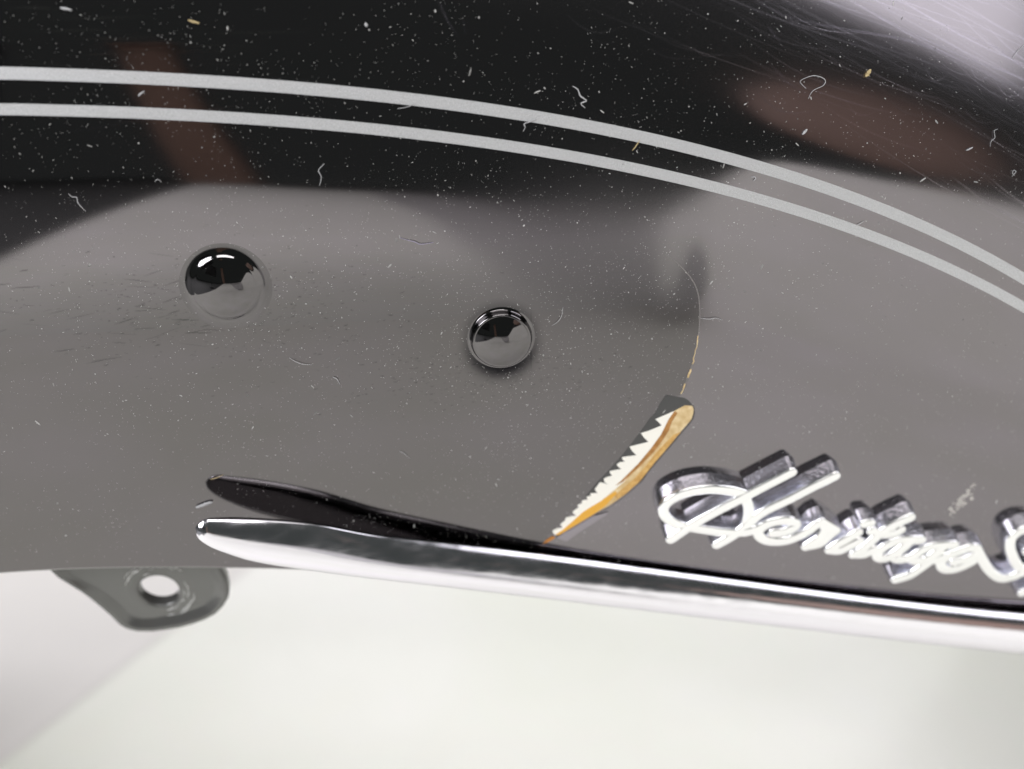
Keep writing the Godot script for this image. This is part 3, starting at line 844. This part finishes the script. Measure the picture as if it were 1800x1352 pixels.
func badge(fender: Node3D) -> void:
	var o := Node3D.new()
	o.name = "badge"
	fender.add_child(o, true)
	tag(o, "chrome script badge")
	for letter in [
		["h", [[Vector2(50.74, -21.21), Vector2(46.95, -23.36), Vector2(42.55, -25.93), Vector2(37.31, -29.01), Vector2(33.07, -31.85), Vector2(29.44, -34.86)], [Vector2(59.1, -22.73), Vector2(55.2, -24.8), Vector2(51.2, -27.15), Vector2(46.15, -29.98), Vector2(43.24, -33.06), Vector2(40.85, -35.16), Vector2(38.3, -36.86)], [Vector2(42.51, -25.54), Vector2(40.32, -24.65), Vector2(38.16, -24.13), Vector2(36.04, -23.81), Vector2(33.94, -23.85), Vector2(31.87, -24.2), Vector2(29.84, -25.02), Vector2(28.14, -26.36), Vector2(27.55, -28), Vector2(28.25, -29.68), Vector2(29.82, -31.07), Vector2(31.59, -32.01), Vector2(33.33, -32.46), Vector2(35.51, -33.06), Vector2(38.14, -33.73), Vector2(41.2, -34.24), Vector2(43.36, -34.28)], [Vector2(42.22, -25.78), Vector2(43.25, -27.66), Vector2(43.64, -29.52), Vector2(43.61, -31.36), Vector2(43.24, -33.06)]]],
		["e", [[Vector2(43.36, -34.28), Vector2(45.67, -33.66), Vector2(47.5, -32.61), Vector2(49.61, -32.12), Vector2(51.79, -32.3), Vector2(53, -33.33), Vector2(52.03, -34.32), Vector2(50.35, -34.86), Vector2(48.83, -34.86)], [Vector2(47.5, -32.61), Vector2(46.13, -33.97), Vector2(46.04, -35.17), Vector2(47.25, -36.36), Vector2(49.28, -36.99), Vector2(51.68, -36.92), Vector2(53.76, -36.09), Vector2(55.79, -34.78), Vector2(56.94, -33.54)]]],
		["r", [[Vector2(57.8, -33.08), Vector2(59.55, -34.42), Vector2(60.79, -35.42)], [Vector2(57.8, -33.08), Vector2(58.86, -34.66), Vector2(58.03, -36.68), Vector2(56.7, -37.78), Vector2(55.6, -38.75)], [Vector2(60.79, -35.42), Vector2(59.51, -36.81), Vector2(58.23, -38.22), Vector2(55.6, -38.75)]]],
		["i", [[Vector2(65.29, -36.12), Vector2(63.75, -37.34), Vector2(61.72, -38.68), Vector2(60.3, -39.93)], [Vector2(60.3, -39.93), Vector2(62.31, -40.26), Vector2(64.03, -39.34), Vector2(65.85, -38.29)], [Vector2(66.37, -34.28), Vector2(67.46, -34.23)]]],
		["t", [[Vector2(75.09, -33.52), Vector2(72.7, -34.71), Vector2(70.46, -36.15), Vector2(68.56, -38.23), Vector2(66.88, -40.21), Vector2(65.2, -41.45)], [Vector2(67.98, -36.07), Vector2(70.1, -37.01), Vector2(72.34, -37.07), Vector2(73.7, -36.3)], [Vector2(65.2, -41.45), Vector2(67.34, -41.64), Vector2(69.17, -40.58)]]],
		["a", [[Vector2(78.16, -39.2), Vector2(75.87, -38.92), Vector2(73.39, -38.98), Vector2(71.32, -40.01), Vector2(69.94, -41.57), Vector2(70.24, -42.69), Vector2(71.79, -42.99), Vector2(73.59, -41.76), Vector2(75.31, -40.08), Vector2(76.17, -39.25)], [Vector2(75.37, -40.39), Vector2(74.1, -41.81), Vector2(73.57, -43.15), Vector2(75.15, -43.61), Vector2(77.09, -43.18)]]],
		["g", [[Vector2(85.03, -41.03), Vector2(82.49, -40.93), Vector2(80.01, -41.15), Vector2(78.18, -42.2), Vector2(77.14, -43.49), Vector2(78.31, -44.39), Vector2(80.25, -43.95), Vector2(81.77, -42.55), Vector2(82.83, -41.42)], [Vector2(82.48, -42.31), Vector2(81.31, -44.21), Vector2(79.59, -45.92), Vector2(77.37, -47.77), Vector2(74.72, -48.63)]]],
		["e", [[Vector2(82.11, -44.45), Vector2(84.01, -43.7), Vector2(85.9, -42.96), Vector2(88.28, -42.13), Vector2(89.87, -42.44), Vector2(89.92, -43.99), Vector2(88.05, -44.89), Vector2(85.83, -45.29)], [Vector2(84.03, -43.86), Vector2(83.19, -45.49), Vector2(84.08, -46.84), Vector2(85.93, -47.19), Vector2(87.86, -46.6), Vector2(89.71, -45.53)]]],
		["s", [[Vector2(90.25, -43.1), Vector2(91.41, -45.08), Vector2(93.24, -47.79), Vector2(95.2, -49.74), Vector2(96.93, -50.57), Vector2(98.96, -50.31), Vector2(100.59, -49.37), Vector2(102.92, -46.95)], [Vector2(100.89, -49.56), Vector2(98.73, -46.8), Vector2(97.26, -44.15), Vector2(96.6, -42.23), Vector2(96.73, -40.41), Vector2(97.88, -39.18), Vector2(99.81, -38.63), Vector2(102.73, -39.1), Vector2(104.7, -40.98)], [Vector2(101.78, -54.83), Vector2(103.45, -54.03), Vector2(105.29, -51.66), Vector2(102.92, -46.95), Vector2(100.5, -44.19)]]]]:
		var mesh := ArrayMesh.new()
		for face in [false, true]:
			var st := SurfaceTool.new()
			st.begin(Mesh.PRIMITIVE_TRIANGLES)
			st.set_smooth_group(0)
			var base := 0
			var k := 0
			for line in letter[1]:
				base = stroke(st, base, line, 1.10 - 0.02 * k, 3.3 - 0.03 * k, face)
				k += 1
			st.generate_normals()
			st.set_material(mats.letter if face else mats.letter_side)
			st.commit(mesh)
		put("letter_" + letter[0], mesh, null, o)

func lint() -> void:
	for item in [
		["white hair looped like a hook above the right end of the stripes", [Vector2(48.9, 44.87), Vector2(47.85, 45.9), Vector2(49.24, 46.44), Vector2(50.56, 46.45), Vector2(52.05, 45.79), Vector2(51.81, 45.02), Vector2(50.05, 44.43), Vector2(49.3, 43.37)], 0.07, 0],
		["white kinked hair at the right edge above the silver stripes", [Vector2(84.24, 35.36), Vector2(83.42, 35.19), Vector2(83.49, 34.21), Vector2(82.83, 33.74), Vector2(82.76, 32.99)], 0.06, 0],
		["pale straight hair at the top right corner of the photo", [Vector2(90.52, 46.29), Vector2(88.79, 45.62), Vector2(87.54, 44.63)], 0.05, 0],
		["white squiggly fibre on the border of the dark reflection right of the left stud", [Vector2(-28.74, 38.5), Vector2(-29.66, 37.59), Vector2(-29.33, 36.56), Vector2(-29.71, 35.2)], 0.07, 0],
		["white twisted fibre on the dark reflection above and left of the left stud", [Vector2(-68.03, 35.39), Vector2(-67.51, 34.92), Vector2(-66.85, 34.83), Vector2(-66.76, 33.96), Vector2(-65.87, 32.54)], 0.08, 0],
		["tiny white curl of lint right above the left stud", [Vector2(-54.78, 36.74), Vector2(-54.53, 37.08), Vector2(-54.12, 37.13), Vector2(-53.78, 36.64)], 0.06, 0],
		["white tangled lint tuft above the middle of the upper silver stripe", [Vector2(10.34, 47.9), Vector2(11.12, 47.4), Vector2(11.47, 46.49), Vector2(12.43, 45.76), Vector2(11.58, 45.4), Vector2(12.26, 44.73)], 0.12, 0],
		["white bent fibre between the two silver stripes near the centre", [Vector2(4.72, 43.69), Vector2(3.36, 43.21), Vector2(2.52, 42.98), Vector2(2.69, 42.47), Vector2(2.38, 41.87)], 0.09, 0],
		["yellow straw splinter between the silver stripes right of the centre", [Vector2(21.04, 39.47), Vector2(19.91, 38.01)], 0.10, 1],
		["thin grey wisp between the stripes left of the centre", [Vector2(-17.04, 46.15), Vector2(-16.02, 46.27), Vector2(-15.13, 46.45), Vector2(-14.54, 46.75), Vector2(-13.72, 46.74)], 0.06, 0],
		["pale yellow chip of grit on the dark paint at the upper right", [Vector2(59.31, 45.51), Vector2(60.19, 46.39)], 0.38, 1],
		["white arched hair just right of the right stud", [Vector2(8.78, 12.77), Vector2(8.52, 11.27), Vector2(7.89, 10.22), Vector2(6.94, 9.49)], 0.05, 0],
		["white bow shaped hair between the studs, the longest one there", [Vector2(-37.11, 5.91), Vector2(-36.19, 5.23), Vector2(-34.87, 4.62), Vector2(-33.47, 4.37)], 0.05, 0],
		["short white crescent of lint below the longest hair between the studs", [Vector2(-30.24, 1.82), Vector2(-29.51, 1.46), Vector2(-29.12, 0.37)], 0.07, 0],
		["lilac wavy fibre above and left of the right stud", [Vector2(-17.73, 26.26), Vector2(-16.61, 25.89), Vector2(-15.3, 25.51), Vector2(-14.37, 25.07), Vector2(-12.35, 25.2)], 0.06, 2],
		["pale wavy hair just right of the torn film edge", [Vector2(32.43, 9.24), Vector2(33.85, 9.05), Vector2(35.05, 9.14), Vector2(36.21, 8.63)], 0.06, 0],
		["white rod shaped fleck left of the chrome trim tip", [Vector2(-56.49, -23.93), Vector2(-55.17, -23.41), Vector2(-53.55, -22.9)], 0.36, 0],
		["yellowish fibre at the pointed tip of the dark trim reflection", [Vector2(-53.2, -17.99), Vector2(-52.07, -17.57), Vector2(-50.86, -17.15)], 0.08, 1],
		["white rice shaped fleck at the right edge in the brown reflection", [Vector2(78.11, 32.98), Vector2(79.3, 33.32)], 0.16, 0],
		["white comma of lint between the stripes at the right", [Vector2(39.76, 32.57), Vector2(40.27, 32.53), Vector2(40.48, 32.28), Vector2(40.11, 31.89)], 0.08, 0],
		["bright white crumb above the stripes right of the centre", [Vector2(48.39, 38.29), Vector2(48.81, 38.75), Vector2(48.97, 39.02)], 0.28, 0],
		["thin pale fibre lying across the lower silver stripe at the right", [Vector2(58.48, 23.31), Vector2(59.92, 23.92)], 0.06, 0],
		["thin white hair on the grey paint above the chrome trim", [Vector2(-19.82, -13.88), Vector2(-18.91, -14.36), Vector2(-18.04, -15.56)], 0.05, 0],
		["white oval fleck between the stripes at the far left", [Vector2(-55.64, 49.46), Vector2(-54.72, 50.11)], 0.16, 0],
		["white knotted curl of lint at the right edge above the stripes", [Vector2(87.17, 27.97), Vector2(87.78, 28.61), Vector2(87.25, 28.88), Vector2(87.11, 28.49), Vector2(87.73, 28.04)], 0.06, 0],
		["white fleck over the upper left stripe, the brightest of two near the top", [Vector2(-21.34, 58.09), Vector2(-20.9, 57.63)], 0.30, 0],
		["beige fleck on the brown reflection at the top left", [Vector2(-47.36, 59.46), Vector2(-45.78, 58.98)], 0.22, 1],
		["pale blurred fleck in the top left corner", [Vector2(-65.62, 61.51), Vector2(-64.05, 61.24)], 0.22, 0]]:
		var pts := PackedVector3Array()
		var rad := PackedFloat32Array()
		var line := smooth2(item[1], 0.12)
		for i in line.size():
			var f := float(i) / (line.size() - 1)
			var thick: float = item[2] * 0.85
			pts.append(on(line[i] + Vector2(rng.randfn(0, thick * 0.15), rng.randfn(0, thick * 0.15)), thick * 0.9 + (0.25 * sin(PI * f) if thick < 0.15 else 0.0)))
			rad.append(MM * thick * (0.55 + 0.45 * sin(PI * f)) * rng.randf_range(0.75, 1.15))
		var o := put("lint_fibre" if item[2] < 0.15 else "lint_fleck", tube(pts, rad, 6), mats.lint[item[3]], self)
		tag(o, item[0], "lint", "lint lying on the fender")

func dust() -> void:
	var st := SurfaceTool.new()
	st.begin(Mesh.PRIMITIVE_TRIANGLES)
	st.set_smooth_group(-1)
	var ring := [Vector3(1, 0, 0.1), Vector3(0.3, 0.75, 0.0), Vector3(-0.8, 0.5, 0.1), Vector3(-0.7, -0.55, 0.0), Vector3(0.35, -0.8, 0.1)]
	for i in 5:
		for p in [ring[i], Vector3(0.1, 0, 0.7), ring[(i + 1) % 5]]: st.add_vertex(p * 0.5)
	st.generate_normals()
	var mm := MultiMesh.new()
	mm.transform_format = MultiMesh.TRANSFORM_3D
	mm.use_colors = true
	mm.mesh = st.commit()
	var places := []
	var clumps := FastNoiseLite.new()
	clumps.seed = 12
	clumps.frequency = 0.05
	while places.size() < 17000:
		var p := Vector2(rng.randf_range(-110, 118), rng.randf_range(-68, 66))
		var r := p.distance_to(AXLE)
		if r > 392 or r < table(EDGE, atan2(p.x - AXLE.x, p.y - AXLE.y) * 100.0) + 1.0: continue
		var want := 0.35 + 0.5 * clumps.get_noise_2d(p.x, p.y)
		want += 0.75 * exp(-p.distance_squared_to(Vector2(8, 8)) / 700.0) + 0.35 * exp(-p.distance_squared_to(Vector2(-46, 20)) / 500.0) + 2.5 * exp(-p.distance_squared_to(STUDS[1] + Vector2(0.5, -6.5)) / 9.0)
		if rng.randf() > want: continue
		places.append(p)
	mm.instance_count = places.size()
	for i in places.size():
		var p: Vector2 = places[i]
		var size := 0.04 + 0.07 * rng.randf() + (0.30 * pow(rng.randf(), 3.0) if rng.randf() < 0.09 else 0.0)
		var n := normal_at(p.x, p.y)
		var t := Vector3.RIGHT.rotated(Vector3.BACK, rng.randf() * TAU)
		t = (t - n * t.dot(n)).normalized()
		var long := rng.randf_range(0.8, 1.5) if rng.randf() < 0.85 else rng.randf_range(2.0, 4.5)
		mm.set_instance_transform(i, Transform3D(t * size * long * MM, n.cross(t) * size * MM, n * size * MM, on(p, 0.01)))
		var g := rng.randf_range(0.2, 0.75) * (1.0 if size < 0.13 else 0.6)
		mm.set_instance_color(i, Color(g, g * 0.985, g * 0.96))
	var m := matte(Color.WHITE, 0.9)
	m.vertex_color_use_as_albedo = true
	var o := MultiMeshInstance3D.new()
	o.name = "dust"
	o.multimesh = mm
	o.material_override = m
	add_child(o, true)
	tag(o, "white dust specks scattered over the black paint", "dust", "", "stuff")
